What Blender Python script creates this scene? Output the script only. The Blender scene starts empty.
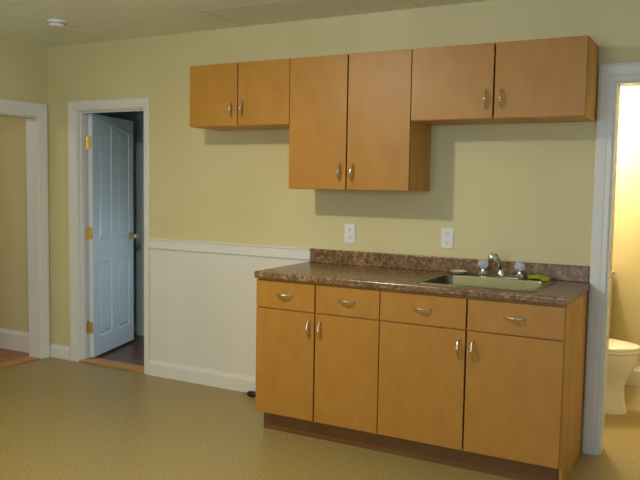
import bpy, bmesh, math
from mathutils import Vector, Matrix
sc = bpy.context.scene
C = sc.collection
PI = math.pi

# ------------------------------------------------------------------ materials
def srgb(r, g, b):
    f = lambda c: (c/255/12.92) if c/255 <= 0.04045 else ((c/255+0.055)/1.055)**2.4
    return (f(r), f(g), f(b), 1)

def mat(name, col, rough=0.6, metal=0.0, noise=None, bump=None, coat=0.0, trans=0.0, spec=0.5, ior=1.45):
    """noise = (colour_b, (sx,sy,sz), detail, lo, hi); bump = (scale, strength, distance)"""
    m = bpy.data.materials.new(name); m.use_nodes = True
    nt = m.node_tree; b = nt.nodes['Principled BSDF']
    b.inputs['Base Color'].default_value = col
    b.inputs['Roughness'].default_value = rough
    b.inputs['Metallic'].default_value = metal
    b.inputs['Coat Weight'].default_value = coat
    b.inputs['Transmission Weight'].default_value = trans
    b.inputs['Specular IOR Level'].default_value = spec
    b.inputs['IOR'].default_value = ior
    tc = nt.nodes.new('ShaderNodeTexCoord')
    if noise:
        cb, scl, det, lo, hi = noise
        mp = nt.nodes.new('ShaderNodeMapping'); mp.inputs['Scale'].default_value = scl
        nz = nt.nodes.new('ShaderNodeTexNoise'); nz.inputs['Scale'].default_value = 1; nz.inputs['Detail'].default_value = det
        rp = nt.nodes.new('ShaderNodeMapRange'); rp.inputs['From Min'].default_value = lo; rp.inputs['From Max'].default_value = hi
        mx = nt.nodes.new('ShaderNodeMix'); mx.data_type = 'RGBA'
        mx.inputs['A'].default_value = col; mx.inputs['B'].default_value = cb
        L = nt.links.new
        L(tc.outputs['Object'], mp.inputs['Vector']); L(mp.outputs[0], nz.inputs['Vector'])
        L(nz.outputs['Fac'], rp.inputs['Value']); L(rp.outputs[0], mx.inputs['Factor'])
        L(mx.outputs['Result'], b.inputs['Base Color'])
    if bump:
        s, st, di = bump
        n2 = nt.nodes.new('ShaderNodeTexNoise'); n2.inputs['Scale'].default_value = s; n2.inputs['Detail'].default_value = 3
        bp = nt.nodes.new('ShaderNodeBump'); bp.inputs['Strength'].default_value = st; bp.inputs['Distance'].default_value = di
        nt.links.new(tc.outputs['Object'], n2.inputs['Vector'])
        nt.links.new(n2.outputs['Fac'], bp.inputs['Height']); nt.links.new(bp.outputs[0], b.inputs['Normal'])
    return m

WALL = mat('wall_paint', srgb(214, 201, 150), 0.55, noise=(srgb(208, 195, 143), (1.5, 1.5, 1.5), 2, .35, .65), bump=(160, .12, .002))
CEIL = mat('ceiling_tile', srgb(241, 243, 219), 0.85, noise=(srgb(235, 236, 213), (40, 40, 40), 4, .4, .6), bump=(90, .25, .003))
CGRID = mat('ceiling_seam', srgb(229, 221, 199), 0.7)
WHITE = mat('white_trim_paint', srgb(226, 221, 210), 0.38)
PANEL = mat('white_wainscot_paint', srgb(226, 222, 209), 0.45, noise=(srgb(221, 217, 203), (3, 3, 1.2), 2, .35, .65))
HALLP = mat('pale_blue_hall_paint', srgb(190, 205, 210), 0.6)
DOORP = mat('white_door_paint', srgb(212, 220, 220), 0.35)
FLOOR = mat('speckled_vinyl', srgb(166, 146, 92), 0.34, noise=(srgb(144, 124, 72), (85, 85, 85), 7, .42, .58), spec=0.45)
MAPLE = mat('maple_veneer', srgb(179, 128, 51), 0.43, noise=(srgb(168, 112, 39), (13, 13, 7), 6, .22, .80), spec=.5)
MAPLE2 = mat('maple_box', srgb(211, 157, 71), 0.5, noise=(srgb(197, 139, 57), (9, 9, 2), 4, .33, .68))
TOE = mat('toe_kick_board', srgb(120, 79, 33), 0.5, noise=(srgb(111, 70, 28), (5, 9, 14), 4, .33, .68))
CHROME = mat('chrome', (.82, .82, .84, 1), 0.12, 1.0)
NICKEL = mat('satin_nickel', (.80, .74, .66, 1), 0.22, 1.0)
STEEL = mat('brushed_steel', (.21, .19, .10, 1), 0.30, 1.0, bump=(60, .05, .001))
BRASS = mat('brass', (.80, .58, .20, 1), 0.28, 1.0)
PORC = mat('porcelain', srgb(236, 230, 205), 0.12, coat=0.4)
PLAST = mat('white_plastic', srgb(232, 230, 224), 0.35)
DARK = mat('dark_slot', srgb(40, 38, 36), 0.5)
BLACK = mat('black_plastic', srgb(22, 22, 28), 0.4)
GREYP = mat('grey_cord', srgb(140, 138, 140), 0.45)
GREEN = mat('green_sponge', srgb(165, 168, 50), 0.85, noise=(srgb(148, 150, 42), (120, 120, 120), 3, .4, .6), bump=(220, .4, .003))
CREAM = mat('cream_ceramic', srgb(222, 214, 178), 0.3)
ACRYL = mat('clear_acrylic', (.86, .88, .95, 1), 0.12, 0, trans=0.55, ior=1.49)
VANW = mat('vanity_wood', srgb(184, 160, 108), 0.5, noise=(srgb(172, 148, 96), (6, 6, 1.5), 4, .35, .65))

def wood(name, ca, cb, across, rough):
    """planks: brick texture for the boards, stretched noise for grain"""
    m = bpy.data.materials.new(name); m.use_nodes = True
    nt = m.node_tree; b = nt.nodes['Principled BSDF']; L = nt.links.new
    tc = nt.nodes.new('ShaderNodeTexCoord'); mp = nt.nodes.new('ShaderNodeMapping')
    if across: mp.inputs['Rotation'].default_value = (0, 0, PI/2)
    br = nt.nodes.new('ShaderNodeTexBrick'); br.inputs['Scale'].default_value = 1
    br.inputs['Brick Width'].default_value = .9; br.inputs['Row Height'].default_value = .075
    br.inputs['Mortar Size'].default_value = .0015
    br.inputs['Color1'].default_value = ca; br.inputs['Color2'].default_value = cb
    br.inputs['Mortar'].default_value = tuple(c*.35 for c in cb[:3]) + (1,)
    L(tc.outputs['Object'], mp.inputs['Vector']); L(mp.outputs[0], br.inputs['Vector'])
    L(br.outputs['Color'], b.inputs['Base Color']); b.inputs['Roughness'].default_value = rough
    return m
WOODDK = wood('dark_plank_floor', srgb(112, 74, 58), srgb(92, 60, 46), False, .3)
WOODLT = wood('orange_plank_floor', srgb(170, 108, 56), srgb(150, 92, 46), False, .35)
OAK = mat('honey_oak_threshold', srgb(196, 142, 74), 0.35, noise=(srgb(176, 122, 60), (6, 30, 30), 4, .35, .65))

def marble():
    m = bpy.data.materials.new('brown_granite_laminate'); m.use_nodes = True
    nt = m.node_tree; b = nt.nodes['Principled BSDF']; L = nt.links.new
    tc = nt.nodes.new('ShaderNodeTexCoord')
    n1 = nt.nodes.new('ShaderNodeTexNoise'); n1.inputs['Scale'].default_value = 42; n1.inputs['Detail'].default_value = 6; n1.inputs['Distortion'].default_value = .9
    r1 = nt.nodes.new('ShaderNodeValToRGB'); e = r1.color_ramp.elements
    e[0].position = .34; e[0].color = srgb(98, 72, 52); e[1].position = .68; e[1].color = srgb(172, 142, 100)
    a = r1.color_ramp.elements.new(.46); a.color = srgb(124, 93, 62)
    a = r1.color_ramp.elements.new(.57); a.color = srgb(146, 114, 78)
    n2 = nt.nodes.new('ShaderNodeTexNoise'); n2.inputs['Scale'].default_value = 8; n2.inputs['Detail'].default_value = 3
    mx = nt.nodes.new('ShaderNodeMix'); mx.data_type = 'RGBA'; mx.blend_type = 'MULTIPLY'; mx.inputs['Factor'].default_value = .5
    r2 = nt.nodes.new('ShaderNodeValToRGB'); r2.color_ramp.elements[0].position = .35; r2.color_ramp.elements[1].position = .65
    r2.color_ramp.elements[0].color = (.6, .56, .55, 1)
    L(tc.outputs['Object'], n1.inputs['Vector']); L(tc.outputs['Object'], n2.inputs['Vector'])
    L(n1.outputs['Fac'], r1.inputs['Fac']); L(n2.outputs['Fac'], r2.inputs['Fac'])
    L(r1.outputs['Color'], mx.inputs['A']); L(r2.outputs['Color'], mx.inputs['B'])
    L(mx.outputs['Result'], b.inputs['Base Color'])
    b.inputs['Roughness'].default_value = .26; b.inputs['Specular IOR Level'].default_value = .42
    return m
GRANITE = marble()

# ------------------------------------------------------------------ geometry helpers
def B(): return bmesh.new()

def bx(bm, x0, x1, y0, y1, z0, z1, bev=0.0, seg=2, mi=0):
    t = bmesh.new()
    vs = [t.verts.new((x, y, z)) for x in (x0, x1) for y in (y0, y1) for z in (z0, z1)]
    for f in ((0, 1, 3, 2), (4, 6, 7, 5), (0, 4, 5, 1), (2, 3, 7, 6), (0, 2, 6, 4), (1, 5, 7, 3)):
        t.faces.new([vs[i] for i in f])
    if bev: bmesh.ops.bevel(t, geom=t.edges[:], offset=bev, segments=seg, profile=.5, affect='EDGES')
    merge(bm, t, mi)
    return bm

def merge(bm, t, mi=0, mx=None):
    if mx is not None: bmesh.ops.transform(t, matrix=mx, verts=t.verts[:])
    bmesh.ops.recalc_face_normals(t, faces=t.faces[:])
    mp = {v: bm.verts.new(v.co) for v in t.verts}
    for f in t.faces:
        try: n = bm.faces.new([mp[v] for v in f.verts]); n.material_index = mi
        except ValueError: pass
    t.free()

def loft(bm, loops, cap0=True, cap1=True, mi=0, mx=None):
    t = bmesh.new()
    L = [[t.verts.new(p) for p in lp] for lp in loops]
    n = len(L[0])
    for a, b in zip(L, L[1:]):
        for i in range(n):
            t.faces.new((a[i], a[(i+1) % n], b[(i+1) % n], b[i]))
    if cap0: t.faces.new(L[0])
    if cap1: t.faces.new(L[-1])
    merge(bm, t, mi, mx)
    return bm

def lathe(bm, prof, n=32, mx=None, mi=0):
    """prof: (radius, height) pairs about local Z"""
    loops = [[(max(r, 1e-4)*math.cos(2*PI*i/n), max(r, 1e-4)*math.sin(2*PI*i/n), z) for i in range(n)] for r, z in prof]
    return loft(bm, loops, mi=mi, mx=mx)

def tube(bm, pts, rad, n=14, mi=0):
    """pts list of Vectors, rad number or list; parallel-transport frames"""
    P = [Vector(p) for p in pts]; R = rad if isinstance(rad, (list, tuple)) else [rad]*len(P)
    T = [(P[min(i+1, len(P)-1)]-P[max(i-1, 0)]).normalized() for i in range(len(P))]
    u = T[0].orthogonal().normalized(); loops = []
    for p, t, r in zip(P, T, R):
        u = (u - t*u.dot(t)).normalized(); v = t.cross(u)
        loops.append([p + (u*math.cos(2*PI*i/n) + v*math.sin(2*PI*i/n))*r for i in range(n)])
    return loft(bm, loops, mi=mi)

def smoothpts(P, k=6):
    P = [Vector(p) for p in P]; out = []
    for i in range(len(P)-1):
        a, b, c, d = P[max(i-1, 0)], P[i], P[i+1], P[min(i+2, len(P)-1)]
        for j in range(k):
            t = j/k
            out.append(.5*((2*b)+(c-a)*t+(2*a-5*b+4*c-d)*t*t+(3*b-a-3*c+d)*t**3))
    out.append(P[-1]); return out

def rrect(x0, x1, y0, y1, r, z, n=6):
    pts = []
    for cx, cy, a0 in ((x1-r, y1-r, 0), (x0+r, y1-r, PI/2), (x0+r, y0+r, PI), (x1-r, y0+r, 1.5*PI)):
        for i in range(n+1):
            a = a0+PI/2*i/n; pts.append((cx+r*math.cos(a), cy+r*math.sin(a), z))
    return pts

def obj(name, bm, m, parent=None, smooth=False, loc=None):
    me = bpy.data.meshes.new(name)
    bm.normal_update(); bm.to_mesh(me); bm.free()
    for q in (m if isinstance(m, (list, tuple)) else [m]): me.materials.append(q)
    o = bpy.data.objects.new(name, me); C.objects.link(o)
    if smooth:
        me.shade_smooth()
        me.set_sharp_from_angle(angle=math.radians(38))
    if parent: o.parent = parent
    if loc: o.location = loc
    return o

def tag(o, label, cat, group=None):
    o['label'] = label; o['category'] = cat
    if group: o['group'] = group
    return o

def thing(name, label, cat, loc=(0, 0, 0), rotz=0, group=None):
    o = bpy.data.objects.new(name, None); C.objects.link(o)
    o.location = loc; o.rotation_euler = (0, 0, rotz); o.empty_display_size = .1
    return tag(o, label, cat, group)

def struct(name, bm, m, parent=None, smooth=False, label=None):
    o = obj(name, bm, m, parent, smooth)
    if parent is None: o['kind'] = 'structure'
    if label: o['label'] = label
    return o

# ------------------------------------------------------------------ dimensions (metres)
XL, XR, YF, H, T = -2.37, 4.2, -6.2, 2.424, .12      # kitchen shell
D0, D1, DH = -2.058, -1.375, 1.935                    # doorway to the hall
B0, B1, BH = 1.768, 2.53, 1.952                      # bathroom doorway
L0, L1, LH = -.095, -1.0, 1.887                      # opening in the left wall
BY = 1.60                                            # bathroom far wall
HY = 1.0                                             # hall far wall
BXL = 1.13                                           # bathroom left wall

# ------------------------------------------------------------------ setting
bm = B()
bx(bm, XL-T, XR, YF, .12, -.1, 0)
bx(bm, BXL-T, 3.2, .12, BY, -.1, 0)
struct('floor', bm, FLOOR, label='beige speckled sheet vinyl floor')
bm = B(); bx(bm, -3.3, -.7, .121, HY, -.1, -.001)
struct('floor_hall', bm, WOODDK, label='dark wood plank floor beyond the inner door')
bm = B(); bx(bm, -5.2, XL-T-.001, -3.2, 0, -.1, -.001)
struct('floor_left_room', bm, WOODLT, label='orange brown plank floor beyond the left opening')

bm = B(); bx(bm, -5.2, XR, YF, HY+.8, H, H+.08)
def cbar(x0, x1, y0, y1): bx(bm, x0, x1, y0, y1, H-.0008, H+.002, mi=1)
x = -.505 - 1.22
while x < XR:
    cbar(x-.008, x+.008, YF, 0); x += 1.22
y = -.47
while y > YF:
    cbar(XL, XR, y-.008, y+.008); y -= .61
struct('ceiling', bm, [CEIL, CGRID], label='tan tiled ceiling with faint seams')

bm = B()                                              # back wall with two doorways, runs on into the left room
bx(bm, -5.2, D0, 0, T, 0, H); bx(bm, D0, D1, 0, T, DH, H); bx(bm, D1, B0, 0, T, 0, H)
bx(bm, B0, B1, 0, T, BH, H); bx(bm, B1, XR, 0, T, 0, H)
struct('wall_back', bm, WALL)
bm = B()
bx(bm, XL-T, XL, L0, 0, 0, H); bx(bm, XL-T, XL, L1, L0, LH, H); bx(bm, XL-T, XL, YF, L1, 0, H)
struct('wall_left', bm, WALL)
bm = B()                                              # right wall with a window beside the camera
bx(bm, XR, XR+T, YF, -4.6, 0, H); bx(bm, XR, XR+T, -2.2, 0, 0, H)
bx(bm, XR, XR+T, -4.6, -2.2, 0, .8); bx(bm, XR, XR+T, -4.6, -2.2, 2.1, H)
struct('wall_right', bm, WALL)
bm = B()
bx(bm, XL-T, -.25, YF-T, YF, 0, H); bx(bm, 1.85, XR+T, YF-T, YF, 0, H); bx(bm, -.25, 1.85, YF-T, YF, 0, .85); bx(bm, -.25, 1.85, YF-T, YF, 2.15, H)
struct('wall_front', bm, WALL)
bm = B()
for a, b_, c, d in ((-.25, 1.85, .85, .91), (-.25, 1.85, 2.09, 2.15), (-.25, -.19, .91, 2.09), (1.79, 1.85, .91, 2.09), (.77, .83, .91, 2.09)):
    bx(bm, a, b_, YF-.10, YF-.02, c, d, .004)
struct('window_2', bm, WHITE)
bm = B()                                              # bathroom walls
bx(bm, BXL-T, 3.2, BY, BY+T, 0, H); bx(bm, BXL-T, BXL, T, BY, 0, H); bx(bm, 3.2, 3.2+T, T, BY+T, 0, H)
struct('wall_bathroom', bm, WALL)
bm = B()
bx(bm, -3.3, -.7, HY, HY+T, 0, H); bx(bm, -3.3-T, -3.3, T, HY+T, 0, H); bx(bm, -.7, -.7+T, T, HY+T, 0, H)
struct('wall_hall', bm, HALLP)
bm = B()
bx(bm, -5.2-T, -5.2, -3.2, 0, 0, H); bx(bm, -5.2, XL-T, -3.2-T, -3.2, 0, H)
struct('wall_left_room', bm, WALL)

# window frame in the right wall (off to the side of the photograph)
bm = B()
for a, b_, c, d in ((-4.6, -2.2, .8, .86), (-4.6, -2.2, 2.04, 2.1), (-4.6, -4.54, .86, 2.04), (-2.26, -2.2, .86, 2.04), (-3.43, -3.37, .86, 2.04)):
    bx(bm, XR+.02, XR+.1, a, b_, c, d, .004)
struct('window_1', bm, WHITE)

# wainscot, rails, baseboards
def board(bm, x0, x1, y, h, th=.015, cap=True):
    """baseboard on the wall plane y, facing -y, with a small ogee top"""
    prof = [(0, 0), (-th, 0), (-th, h-.03), (-th*.75, h-.018), (-th*.45, h-.01), (-th*.4, h), (0, h)]
    loft(bm, [[(x0, y+a, z) for a, z in prof], [(x1, y+a, z) for a, z in prof]])
bm = B(); bx(bm, -1.325, 0.0, -.008, -.0005, .10, .93)
struct('trim_1', bm, PANEL, label='white wainscot panel under the yellow wall')
bm = B(); prof = [(-.0005, .925), (-.018, .925), (-.020, .93), (-.020, .985), (-.026, .990), (-.026, .999), (-.0005, .999)]
loft(bm, [[(-1.325, a, z) for a, z in prof], [(0.008, a, z) for a, z in prof]])
struct('trim_2', bm, WHITE, label='white chair rail capping the wainscot')
bm = B(); board(bm, -1.325, -.001, -.009, .115); struct('baseboard_back', bm, WHITE)
bm = B(); board(bm, XL+.016, -2.140, 0, .105); struct('baseboard_corner', bm, WHITE)
bm = B(); board(bm, -5.2, XL-T-.021, 0, .165, .018); struct('baseboard_left_room', bm, WHITE)
bm = B(); board(bm, BXL, 3.2, BY, .135); struct('baseboard_bathroom', bm, WHITE)
bm = B(); board(bm, -3.3, -2.375, HY, .12); board(bm, -1.5, -.7, HY, .12); struct('baseboard_hall', bm, WHITE)
bm = B()
for a, b_ in ((YF, L1-.09),):
    prof = [(0, 0), (.015, 0), (.015, .085), (.007, .1), (0, .1)]
    loft(bm, [[(XL+q, a, z) for q, z in prof], [(XL+q, b_, z) for q, z in prof]])
struct('baseboard_left', bm, WHITE)

# door casings: a moulded profile swept up, over and down, plus jambs
def casing(bm, x0, x1, zh, w, wt, y=0.0, wr=None, th=.019):
    """opening x0..x1 up to zh in the plane y (facing -y); legs w / wr wide, head wt wide"""
    wr = w if wr is None else wr
    # (fraction across from the opening, protrusion)
    prof = [(0, 0), (0, .010), (.06, .013), (.30, .013), (.38, .016), (.80, .019), (.94, .017), (1, .010), (1, 0)]
    rows = []
    for px, pz, dx, dz in ((x0, 0, -w, 0), (x0, zh, -w, wt), (x1, zh, wr, wt), (x1, 0, wr, 0)):
        rows.append([(px+f*dx, y-.0005-q, pz+f*dz) for f, q in prof])
    loft(bm, rows)

def jamb(bm, x0, x1, zh, y0, y1, th=.012, stop=None):
    bx(bm, x0, x0+th, y0, y1, 0, zh-th); bx(bm, x1-th, x1, y0, y1, 0, zh-th); bx(bm, x0, x1, y0, y1, zh-th, zh)
    if stop:
        a, b_ = stop; s = .011
        bx(bm, x0+th, x0+th+s, a, b_, 0, zh-th-s); bx(bm, x1-th-s, x1-th, a, b_, 0, zh-th-s); bx(bm, x0+th, x1-th, a, b_, zh-th-s, zh-th)
bm = B(); casing(bm, D0+.004, D1-.004, DH-.004, .085, .070, wr=.048); jamb(bm, D0, D1, DH, -.0005, T+.001, stop=(.025, .060))
casing_hall = struct('trim_3', bm, WHITE, label='white moulded casing round the inner doorway')
bm = B(); casing(bm, B0+.002, B1-.002, BH-.004, .084, .098); jamb(bm, B0, B1, BH, -.0005, T+.001)
struct('trim_4', bm, WHITE, label='white moulded casing of the bathroom doorway')
# left opening: same profile turned through 90 degrees
bm = B(); t = B(); casing(t, -L0*1.0+.004, -L1-.004, LH-.004, .084, .105); jamb(t, -L0, -L1, LH, -.0005, T+.001)
merge(bm, t, 0, Matrix(((0, -1, 0, XL), (-1, 0, 0, 0), (0, 0, 1, 0), (0, 0, 0, 1))))
bx(bm, XL+.0135, XL+.0155, -.068, -.060, 1.655, 1.70, .0008)
struct('trim_5', bm, WHITE, label='white casing of the left opening')
bm = B(); bx(bm, XL-T-.005, XL+.012, L1, L0-.012, 0, .008, .003)
struct('trim_6', bm, OAK, label='honey wood threshold in the left opening')
bm = B(); bx(bm, D0+.012, D1-.012, -.012, T+.01, 0, .010, .004)
struct('trim_7', bm, OAK, label='honey wood threshold in the inner doorway')
bm = B(); casing(bm, -2.30, -1.60, 1.95, .075, .08, y=HY)
bx(bm, -2.30, -1.60, HY-.009, HY-.001, 0, 1.95)
struct('trim_8', bm, HALLP, label='pale casing at the far side of the hall')

# ------------------------------------------------------------------ inner door leaf, open about 105 degrees
def door_leaf(W, Hh, th, panels):
    bm = B()
    def ring(pts, y, d=None):
        return [(px, y, pz) for px, pz in pts]
    def inset(pts, k):
        n = len(pts); out = []
        for i in range(n):
            a, b_, c = Vector(pts[i-1]), Vector(pts[i]), Vector(pts[(i+1) % n])
            e1 = (b_-a).normalized(); e2 = (c-b_).normalized()
            n1 = Vector((-e1.y, e1.x)); n2 = Vector((-e2.y, e2.x)); m_ = (n1+n2)
            m_ = m_.normalized()/max(.3, m_.normalized().dot(n1))
            out.append(tuple(b_+m_*k))
        return out
    for side in (0, 1):
        ys = 0.0 if side == 0 else th; s = 1 if side == 0 else -1
        t = bmesh.new(); edges = []
        for loop in [[(0, .01), (W, .01), (W, Hh), (0, Hh)]] + panels:
            vs = [t.verts.new((p[0], ys, p[1])) for p in loop]
            edges += [t.edges.new((vs[i], vs[(i+1) % len(vs)])) for i in range(len(vs))]
        bmesh.ops.triangle_fill(t, use_beauty=True, use_dissolve=False, edges=edges)
        merge(bm, t)
        for p in panels:
            loops = [ring(p, ys), ring(inset(p, .006), ys+s*.007), ring(inset(p, .016), ys+s*.008), ring(inset(p, .040), ys+s*.002)]
            loft(bm, loops, cap0=False, cap1=True)
    loft(bm, [[(0, 0, .01), (W, 0, .01), (W, 0, Hh), (0, 0, Hh)], [(0, th, .01), (W, th, .01), (W, th, Hh), (0, th, Hh)]], cap0=False, cap1=False)
    bmesh.ops.remove_doubles(bm, verts=bm.verts[:], dist=1e-5)
    bmesh.ops.recalc_face_normals(bm, faces=bm.faces[:])
    return bm
W = .70
def arched(x0, x1, z0, zfun):
    n = 8
    return [(x0, z0), (x1, z0)] + [(x1+(x0-x1)*i/n, zfun(x1+(x0-x1)*i/n)) for i in range(n+1)]
zf = lambda x: 1.785+.055*math.exp(-((x-.36)/.17)**2)
pan = [arched(.10, .31, .925, zf), arched(.41, .62, .925, zf),
       [(.10, .16), (.31, .16), (.31, .745), (.10, .745)], [(.41, .16), (.62, .16), (.62, .745), (.41, .745)]]
leaf = obj('door_1', door_leaf(W, 1.908, .035, pan), DOORP)
leaf['kind'] = 'structure'; leaf['label'] = 'white panelled door standing open with brass knob'
leaf.location = (-1.998, .100, .008); leaf.rotation_euler = (0, 0, PI/2+.30)
# local x runs away from the hinge; local y points to the back of the leaf (-x world); face seen is local y=0
bm = B()
k = Matrix.Translation((W-.06, 0, .925)) @ Matrix.Rotation(PI/2, 4, 'X')
lathe(bm, [(.031, 0), (.031, .004), (.024, .008), (.012, .011), (.010, .030), (.018, .036), (.026, .044), (.028, .053), (.024, .062), (.012, .067), (0, .068)], 28, k)
obj('door_knob', bm, BRASS, leaf, True)
bm = B()
k = Matrix.Translation((W-.06, .035, .925)) @ Matrix.Rotation(-PI/2, 4, 'X')
lathe(bm, [(.031, 0), (.031, .004), (.024, .008), (.012, .011), (.010, .030), (.018, .036), (.026, .044), (.028, .053), (.024, .062), (.012, .067), (0, .068)], 28, k)
obj('door_knob', bm, BRASS, leaf, True)
for z in (1.685, .985, .245):
    bm = B()
    tube(bm, [(-.004, .043, z-.048), (-.004, .043, z+.048)], .0065, 12)
    lathe(bm, [(.0045, 0), (.0055, .004), (0, .009)], 10, Matrix.Translation((-.004, .043, z+.048)))
    lathe(bm, [(0, -.009), (.0055, -.004), (.0045, 0)], 10, Matrix.Translation((-.004, .043, z-.048)))
    bx(bm, -.0022, -.0002, .003, .041, z-.045, z+.045, .0006)
    t = B(); bx(t, -.034, .0, -.001, .001, z-.045, z+.045, .0006)
    merge(bm, t, 0, Matrix.Translation((-.004, .047, 0)) @ Matrix.Rotation(-.30, 4, 'Z'))
    obj('hinge', bm, BRASS, leaf, False)

# ------------------------------------------------------------------ cabinets
def pull_bm():
    """arched bow pull, 100 mm, along local x, standing off -y"""
    bm = B(); n = 22; pts = []; rad = []
    for i in range(n+1):
        u = -1+2*i/n
        pts.append((u*.046, -.004-.024*(1-u*u)**.75, 0))
        rad.append(.0046+.0048*math.exp(-(u/.16)**2)+.0020*math.exp(-((abs(u)-.34)/.07)**2))
    tube(bm, pts, rad, 12)
    for s in (-1, 1):
        lathe(bm, [(.0085, 0), (.0085, .002), (.006, .006), (.0035, .009)], 14, Matrix.Translation((s*.046, 0, 0)) @ Matrix.Rotation(PI/2, 4, 'X'))
    return bm
pull_mesh = None
def pull(parent, x, y, z, vert):
    global pull_mesh
    if pull_mesh is None:
        o = obj('handle', pull_bm(), NICKEL, parent, True); pull_mesh = o.data
    else:
        o = bpy.data.objects.new('handle', pull_mesh); C.objects.link(o); o.parent = parent
    o.location = (x, y, z)
    if vert: o.rotation_euler = (0, PI/2, 0)
    o['label'] = 'bowed satin metal pull'
    return o

G = .0042
def wall_cabinet(x0, x1, z0, z1, label, handles):
    r = thing('wall_cabinet', label, 'wall cabinet', (x0, 0, z0), 0, 'maple wall cabinets over the counter')
    w, h, d, t = x1-x0, z1-z0, .302, .016
    bm = B()
    bx(bm, .0005, t, -d, -.001, 0, h); bx(bm, w-t, w-.0005, -d, -.001, 0, h)
    bx(bm, t, w-t, -d, -.001, 0, t); bx(bm, t, w-t, -d, -.001, h-t, h); bx(bm, t, w-t, -.012, -.001, t, h-t)
    bx(bm, t, w-t, -d+.03, -.012, h/2-.008, h/2+.008)
    obj('body', bm, MAPLE2, r)
    for i in (0, 1):
        a, b_ = (G*.5, w/2-G) if i == 0 else (w/2+G, w-G*.5)
        bm = B(); bx(bm, a, b_, -d-.0205, -d-.0015, .002, h-.001, .0016)
        dr = obj('door', bm, MAPLE, r)
        hx = w/2+(-.040 if i == 0 else .040)
        pull(dr, hx, -d-.0205, handles-z0, True)
    return r
wall_cabinet(-.716, .024, 1.752, 2.134, 'short maple wall cabinet, furthest from the bathroom doorway', 1.852)
wall_cabinet(.024, .786, 1.375, 2.134, 'tall maple wall cabinet hanging lower than both its neighbours', 1.473)
wall_cabinet(.786, 1.683, 1.752, 2.134, 'wide short maple wall cabinet beside the bathroom doorway', 1.852)

def base_cabinet(x0, x1, label, hz):
    r = thing('base_cabinet', label, 'base cabinet', (x0, 0, 0), 0, 'maple base cabinets under the counter')
    w, d, t, top = x1-x0, .597, .016, .8755
    bm = B()
    def side(a, b_, toe=.055):
        prof = [(-.002, .0), (-d+toe, .0), (-d+toe, .105), (-d, .105), (-d, top), (-.002, top)]
        loft(bm, [[(a, y, z) for y, z in prof], [(b_, y, z) for y, z in prof]])
    side(.0005, t, .12 if x0 < .1 else .055); side(w-t, w-.0005)
    bx(bm, t, w-t, -d, -.012, .105, .121); bx(bm, t, w-t, -.011, -.002, .06, top)
    bx(bm, t, w-t, -d, -d+.018, .835, top); bx(bm, t, w-t, -d, -d+.018, .70, .72)
    obj('body', bm, MAPLE2, r)
    for i in (0, 1):
        a, b_ = (G*.6, w/2-G) if i == 0 else (w/2+G, w-G*.6)
        bm = B(); bx(bm, a, b_, -d-.0205, -d-.0015, .714, .866, .0016)
        dr = obj('drawer', bm, MAPLE, r)
        pull(dr, (a+b_)/2, -d-.0205, .795, False)
        bm = B(); bx(bm, a, b_, -d-.0205, -d-.0015, .112, .707, .0016)
        dr = obj('door', bm, MAPLE, r)
        pull(dr, w/2+(-.035 if i == 0 else .036), -d-.0205, hz, True)
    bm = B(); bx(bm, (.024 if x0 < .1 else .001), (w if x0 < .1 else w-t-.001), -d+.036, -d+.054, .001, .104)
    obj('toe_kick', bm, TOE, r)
    return r
base_cabinet(0, .762, 'maple base cabinet at the wainscot end of the counter', .622)
base_cabinet(.762, 1.683, 'maple base cabinet under the sink beside the bathroom doorway', .618)

# countertop with a cut-out for the sink
SX0, SX1, SY0, SY1 = .925, 1.535, -.575, -.062        # sink rim
cx0, cx1, cy0 = .001, 1.692, -.638
hx0, hx1, hy0, hy1 = SX0+.016, SX1-.016, SY0+.016, SY1-.016
bm = B(); z0, z1 = .876, .914
prof = [(hy0, z0), (cy0+.006, z0), (cy0, z0+.006)] + [(cy0+.010-.010*math.cos(a), z1-.010+.010*math.sin(a)) for a in [PI/2*i/5 for i in range(6)]] + [(hy0, z1)]
loft(bm, [[(cx0, y, z) for y, z in prof], [(cx1, y, z) for y, z in prof]])
bx(bm, cx0, hx0, hy0, -.0005, z0, z1); bx(bm, hx1, cx1, hy0, -.0005, z0, z1); bx(bm, hx0, hx1, hy1, -.0005, z0, z1)
ct = obj('countertop', bm, GRANITE)
tag(ct, 'brown speckled laminate countertop with upstand along the wall', 'countertop')
bm = B(); bx(bm, .010, 1.687, -.021, -.0005, .914, .999, .004)
obj('backsplash', bm, GRANITE, ct)

# sink
bm = B()
A = (SX0, SX1, SY0, SY1)
def rr(x0, x1, y0, y1, r, z): return rrect(x0, x1, y0, y1, r, z, 6)
lo = [rr(SX0, SX1, SY0, SY1, .035, .9143), rr(SX0+.002, SX1-.002, SY0+.002, SY1-.002, .034, .9175), rr(SX0+.009, SX1-.009, SY0+.009, SY1-.009, .03, .9195),
      rr(SX0+.024, SX1-.024, SY0+.024, SY1-.085, .05, .9190), rr(SX0+.029, SX1-.029, SY0+.029, SY1-.090, .048, .9165), rr(SX0+.032, SX1-.032, SY0+.032, SY1-.093, .046, .908),
      rr(SX0+.040, SX1-.040, SY0+.040, SY1-.101, .046, .785), rr(SX0+.050, SX1-.050, SY0+.050, SY1-.111, .05, .762), rr(SX0+.075, SX1-.075, SY0+.075, SY1-.136, .05, .752)]
loft(bm, lo, cap0=False, cap1=True)
sink = obj('sink', bm, STEEL, None, True)
tag(sink, 'single bowl stainless steel sink set in the brown countertop', 'sink')
bm = B(); lathe(bm, [(.044, 0), (.043, .003), (.034, .004), (.030, .001), (.012, .001), (.010, .006), (0, .007)], 28, Matrix.Translation((1.23, -.34, .7525)))
obj('drain', bm, CHROME, sink, True)

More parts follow.
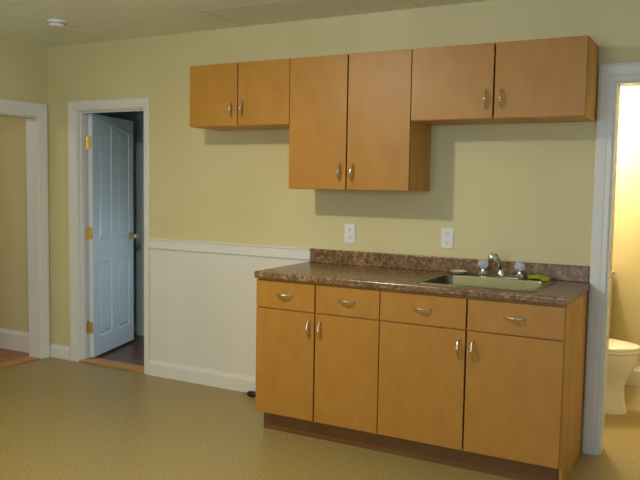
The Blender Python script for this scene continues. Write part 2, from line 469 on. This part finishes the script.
# faucet on the back ledge of the sink
FX, FY, FZ = 1.246, -.107, .9198
f = thing('faucet', 'chrome faucet with two clear knobs on the sink ledge', 'faucet', (FX, FY, FZ))
bm = B(); loft(bm, [rrect(-.125, .125, -.026, .026, .025, z, 6) for z in (0, .010)] + [rrect(-.120, .120, -.021, .021, .020, .015, 6)])
obj('base_plate', bm, CHROME, f, True)
bm = B()
lathe(bm, [(.022, .014), (.020, .024), (.015, .034), (.013, .045)], 24)
P = smoothpts([(0, 0, .040), (-.004, -.010, .072), (-.010, -.034, .106), (-.016, -.064, .128), (-.021, -.092, .132), (-.023, -.106, .122)], 6)
tube(bm, P, [.0135-.0030*min(1, i/12) for i in range(len(P))], 16)
lathe(bm, [(.010, -.026), (.0165, -.023), (.0185, -.012), (.0170, 0), (.011, .010), (0, .013)], 20, Matrix.Translation((-.023, -.109, .126)))
obj('spout', bm, CHROME, f, True)
for s in (-1, 1):
    bm = B(); lathe(bm, [(.021, .014), (.019, .020), (.012, .026), (.011, .036), (.016, .040), (.016, .043)], 24, Matrix.Translation((s*.100, 0, 0)))
    st = obj('tap_stem', bm, CHROME, f, True)
    bm = B(); n = 10
    lathe(bm, [(.014, .043), (.027, .052), (.030, .066), (.027, .080), (.016, .088), (0, .089)], n, Matrix.Translation((s*.100, 0, 0)))
    tp = obj('tap_knob', bm, ACRYL, f, False); tp['label'] = 'clear faceted acrylic tap knob'
    bm = B(); lathe(bm, [(.009, .0885), (.009, .091), (0, .092)], 16, Matrix.Translation((s*.100, 0, .0006)))
    obj('cap', bm, CHROME, tp, True)

# small dish and sponge
bm = B(); lathe(bm, [(.026, 0), (.034, .004), (.047, .013), (.050, .016), (.047, .0165), (.034, .008), (0, .006)], 32)
o = obj('soap_dish', bm, CREAM, None, True, (1.006, -.098, .9200))
tag(o, 'small round cream dish on the sink ledge left of the taps', 'dish')
bm = B()
pts = [(-.060, .010), (-.032, .015), (0, .010), (.026, -.006), (.040, -.034)]
C1 = smoothpts([(a, b_, 0) for a, b_ in pts], 5); loops = []
for i, p in enumerate(C1):
    tt = (C1[min(i+1, len(C1)-1)]-C1[max(i-1, 0)]).normalized(); nn = Vector((-tt.y, tt.x, 0))
    lift = .004*math.sin(i/len(C1)*PI)
    loops.append([p+nn*a+Vector((0, 0, b_+lift)) for a, b_ in ((-.024, .002), (-.022, 0), (.022, 0), (.024, .002), (.024, .015), (.021, .018), (-.021, .018), (-.024, .015))])
loft(bm, loops)
o = obj('sponge', bm, GREEN, None, True, (1.445, -.094, .9202))
tag(o, 'yellow green sponge bent over the right end of the sink ledge', 'sponge')

# outlets on the wall
def outlet(x, z, label):
    r = thing('wall_outlet', label, 'outlet', (x, -.0005, z), 0, 'white outlets above the backsplash')
    bm = B(); bx(bm, -.036, .036, -.0055, 0, -.058, .058, .0022)
    pl = obj('cover_plate', bm, PLAST, r)
    for s in (-1, 1):
        bm = B()
        loft(bm, [[(a, y, b_+s*.0235) for a, b_, _ in rrect(-.0165, .0165, -.0145, .0145, .010, 0, 5)] for y in (-.0052, -.0085)])
        so = obj('socket', bm, PLAST, pl, True)
        bm = B()
        bx(bm, -.008, -.0055, -.0088, -.0084, s*.0235-.001, s*.0235+.008); bx(bm, .0055, .008, -.0088, -.0084, s*.0235-.001, s*.0235+.008)
        lathe(bm, [(.0028, 0), (.0028, .0004)], 12, Matrix.Translation((0, -.0084, s*.0235-.0075)) @ Matrix.Rotation(PI/2, 4, 'X'))
        obj('slots', bm, DARK, pl)
    bm = B(); lathe(bm, [(.0035, 0), (.003, .0012), (0, .0014)], 12, Matrix.Translation((0, -.0054, 0)) @ Matrix.Rotation(PI/2, 4, 'X'))
    obj('screw', bm, PLAST, pl, True)
outlet(.277, 1.106, 'white wall outlet below the tall wall cabinet')
outlet(.902, 1.108, 'white wall outlet left of the faucet, nearer the bathroom')

# smoke detector
bm = B()
sd = thing('smoke_detector', 'round white smoke detector on the tan ceiling', 'smoke detector', (-1.517, -.665, H-.0035))
lathe(bm, [(.058, 0), (.058, -.010), (.052, -.013)][::-1], 40); obj('base', bm, PLAST, sd, True)
bm = B(); lathe(bm, [(0, -.040), (.030, -.040), (.044, -.036), (.050, -.028), (.052, -.013)], 40); c_ = obj('cover', bm, PLAST, sd, True)
bm = B()
for i in range(20):
    a = 2*PI*i/20; t = B(); bx(t, .0495, .0525, -.005, .005, -.024, -.018)
    merge(bm, t, 0, Matrix.Rotation(a, 4, 'Z'))
obj('vents', bm, DARK, c_)

# black plug with grey cord on the floor
pg = thing('plug', 'small black plug lying on the floor against the white baseboard', 'plug', (-.405, -.085, 0))
bm = B()
def oval(cx, a, b_, zc, n=16): return [(cx, a*math.cos(2*PI*i/n), zc+b_*math.sin(2*PI*i/n)) for i in range(n)]
loft(bm, [oval(-.006, .012, .010, .019), oval(0, .019, .016, .019), oval(.02, .021, .0185, .020), oval(.045, .021, .019, .020), oval(.055, .016, .014, .020), oval(.075, .007, .007, .018)])
obj('body', bm, BLACK, pg, True)
bm = B()
for s in (-1, 1): bx(bm, -.045, -.004, s*.007-.001, s*.007+.001, .013, .022, .0005)
obj('prongs', bm, GREYP, pg)
bm = B(); tube(bm, smoothpts([(.07, 0, .018), (.11, -.004, .008), (.18, .012, .004), (.26, .005, .004), (.370, .0, .004)], 6), .0035, 8)
obj('cord', bm, BLACK, pg, True)

# ------------------------------------------------------------------ bathroom
TY = .86
to = thing('toilet', 'white toilet seen through the bathroom doorway', 'toilet', (1.14, TY, 0))
def egg(cx, a, b_, z, n=36, back=None):
    out = []
    for i in range(n):
        t_ = 2*PI*i/n; c, s = math.cos(t_), math.sin(t_)
        aa = a if c > 0 else (back or a)
        out.append((cx+aa*c, b_*s*(1-.08*max(c, 0)), z))
    return out
bm = B()
loft(bm, [egg(.46, .215, .105, .001, back=.2), egg(.46, .212, .103, .02, back=.2), egg(.455, .200, .093, .10, back=.19), egg(.455, .198, .092, .17, back=.19),
          egg(.46, .210, .105, .22, back=.2), egg(.47, .230, .140, .28, back=.22), egg(.475, .248, .172, .34, back=.24), egg(.475, .252, .180, .385, back=.25), egg(.475, .246, .174, .393, back=.245)])
obj('bowl', bm, PORC, to, True)
bm = B(); loft(bm, [egg(.475, .255, .184, .3935, back=.225), egg(.475, .262, .188, .398, back=.23), egg(.475, .262, .188, .408, back=.23), egg(.475, .257, .184, .412, back=.225)])
obj('seat', bm, PORC, to, True)
bm = B(); loft(bm, [egg(.475, .257, .186, .4135, back=.225), egg(.475, .262, .190, .419, back=.23), egg(.475, .258, .186, .430, back=.226), egg(.475, .20, .14, .437, back=.18), egg(.475, .08, .06, .439, back=.08)])
obj('lid', bm, PORC, to, True)
bm = B(); loft(bm, [rrect(.012, .185, -.20, .20, .03, .392), rrect(.004, .200, -.225, .225, .035, .50), rrect(.004, .204, -.232, .232, .035, .735)])
tk = obj('tank', bm, PORC, to, True)
bm = B(); loft(bm, [rrect(.001, .212, -.240, .240, .035, .736), rrect(.001, .214, -.242, .242, .035, .760), rrect(.006, .206, -.234, .234, .03, .770)])
obj('tank_lid', bm, PORC, tk, True)
bm = B(); lathe(bm, [(.013, 0), (.013, .008), (.006, .012)], 14, Matrix.Translation((.203, -.17, .68)) @ Matrix.Rotation(PI/2, 4, 'Y')); tube(bm, [(.214, -.17, .68), (.217, -.135, .675), (.217, -.10, .67)], .005, 10)
obj('flush_lever', bm, CHROME, tk, True)

va = thing('bathroom_vanity', 'low wood vanity just visible beside the bathroom door casing', 'vanity', (1.132, 1.13, 0))
bm = B(); bx(bm, 0, .465, .0, .445, .09, .785); bx(bm, 0, .41, .0, .445, .001, .09); obj('body', bm, VANW, va)
bm = B(); bx(bm, .4665, .485, .006, .219, .11, .77, .002); d1 = obj('door', bm, VANW, va)
bm = B(); bx(bm, .4665, .485, .225, .439, .11, .77, .002); d2 = obj('door', bm, VANW, va)
bm = B(); bx(bm, .0, .487, -.004, .449, .786, .82, .004); obj('countertop', bm, VANW, va)

# ------------------------------------------------------------------ lights
def light(name, kind, loc, energy, col, **kw):
    l = bpy.data.lights.new(name, kind); l.energy = energy; l.color = col
    for k_, v in kw.items(): setattr(l, k_, v)
    o = bpy.data.objects.new(name, l); C.objects.link(o); o.location = loc
    return o
def aim(o, target):
    d = Vector(target)-o.location; o.rotation_euler = d.to_track_quat('-Z', 'Y').to_euler()
    return o
light('ceiling_lamp_light', 'POINT', (0.0, -2.02, 2.27), 60, (.41, .43, .42), shadow_soft_size=.05)
light('ceiling_lamp_down_light', 'AREA', (0.0, -2.02, 2.265), 40, (.50, .42, .29), shape='DISK', size=.12)
aim(light('front_window_daylight', 'AREA', (.8, YF+.02, 1.5), 140, (.35, .39, .46), shape='RECTANGLE', size=2.0, size_y=1.2), (.8, 0, 1.5))
aim(light('side_window_daylight', 'AREA', (XR-.02, -3.4, 1.5), 120, (.03, .11, .22), shape='RECTANGLE', size=2.2, size_y=1.2), (0, -3.4, 1.5))
aim(light('bathroom_lamp_light', 'POINT', (1.36, 1.28, 1.92), 60, (1, .90, .82), shadow_soft_size=.07), (0, 0, 0))
aim(light('hall_floor_fill', 'AREA', (-1.50, HY-.02, .75), 4, (.62, .80, 1), shape='RECTANGLE', size=.22, size_y=.7), (-1.5, -.6, 0.2))  # unseen cool fill added to spill through the doorway; the hall has no window
aim(light('hall_leaf_fill', 'AREA', (-.75, .55, .42), 1.7, (.46, .74, 1), shape='RECTANGLE', size=.6, size_y=.6), (-1.6, .5, -.1))  # unseen fill added low in the hall to tint the open leaf blue
aim(light('left_room_fill', 'AREA', (-3.8, -1.8, 2.3), 10, (1, .90, .62), shape='SQUARE', size=.5), (-3.4, 0, 1.0))  # unseen warm fill added to brighten the wall beyond the left opening

w = bpy.data.worlds.new('world'); sc.world = w; w.use_nodes = True
w.node_tree.nodes['Background'].inputs['Color'].default_value = (.6, .75, 1, 1)
w.node_tree.nodes['Background'].inputs['Strength'].default_value = .3

# ------------------------------------------------------------------ camera
cam = bpy.data.cameras.new('camera'); co = bpy.data.objects.new('camera', cam); C.objects.link(co)
px, py, pz, yaw, pit, rol, f = 2.3008, -4.0711, 1.4087, .5019, -.0761, .0163, 739.9
fw = Vector((-math.sin(yaw)*math.cos(pit), math.cos(yaw)*math.cos(pit), math.sin(pit)))
r0 = Vector((math.cos(yaw), math.sin(yaw), 0)); u0 = r0.cross(fw)
rv = math.cos(rol)*r0+math.sin(rol)*u0; uv = -math.sin(rol)*r0+math.cos(rol)*u0
M = Matrix((rv, uv, -fw)).transposed().to_4x4(); M.translation = (px, py, pz)
co.matrix_world = M
cam.sensor_width = 36; cam.lens = f*36/640; cam.clip_start = .05
sc.camera = co

sc.view_settings.view_transform = 'Standard'; sc.view_settings.look = 'None'
sc.view_settings.gamma = 1; sc.view_settings.use_curve_mapping = False
sc.view_settings.exposure = 0
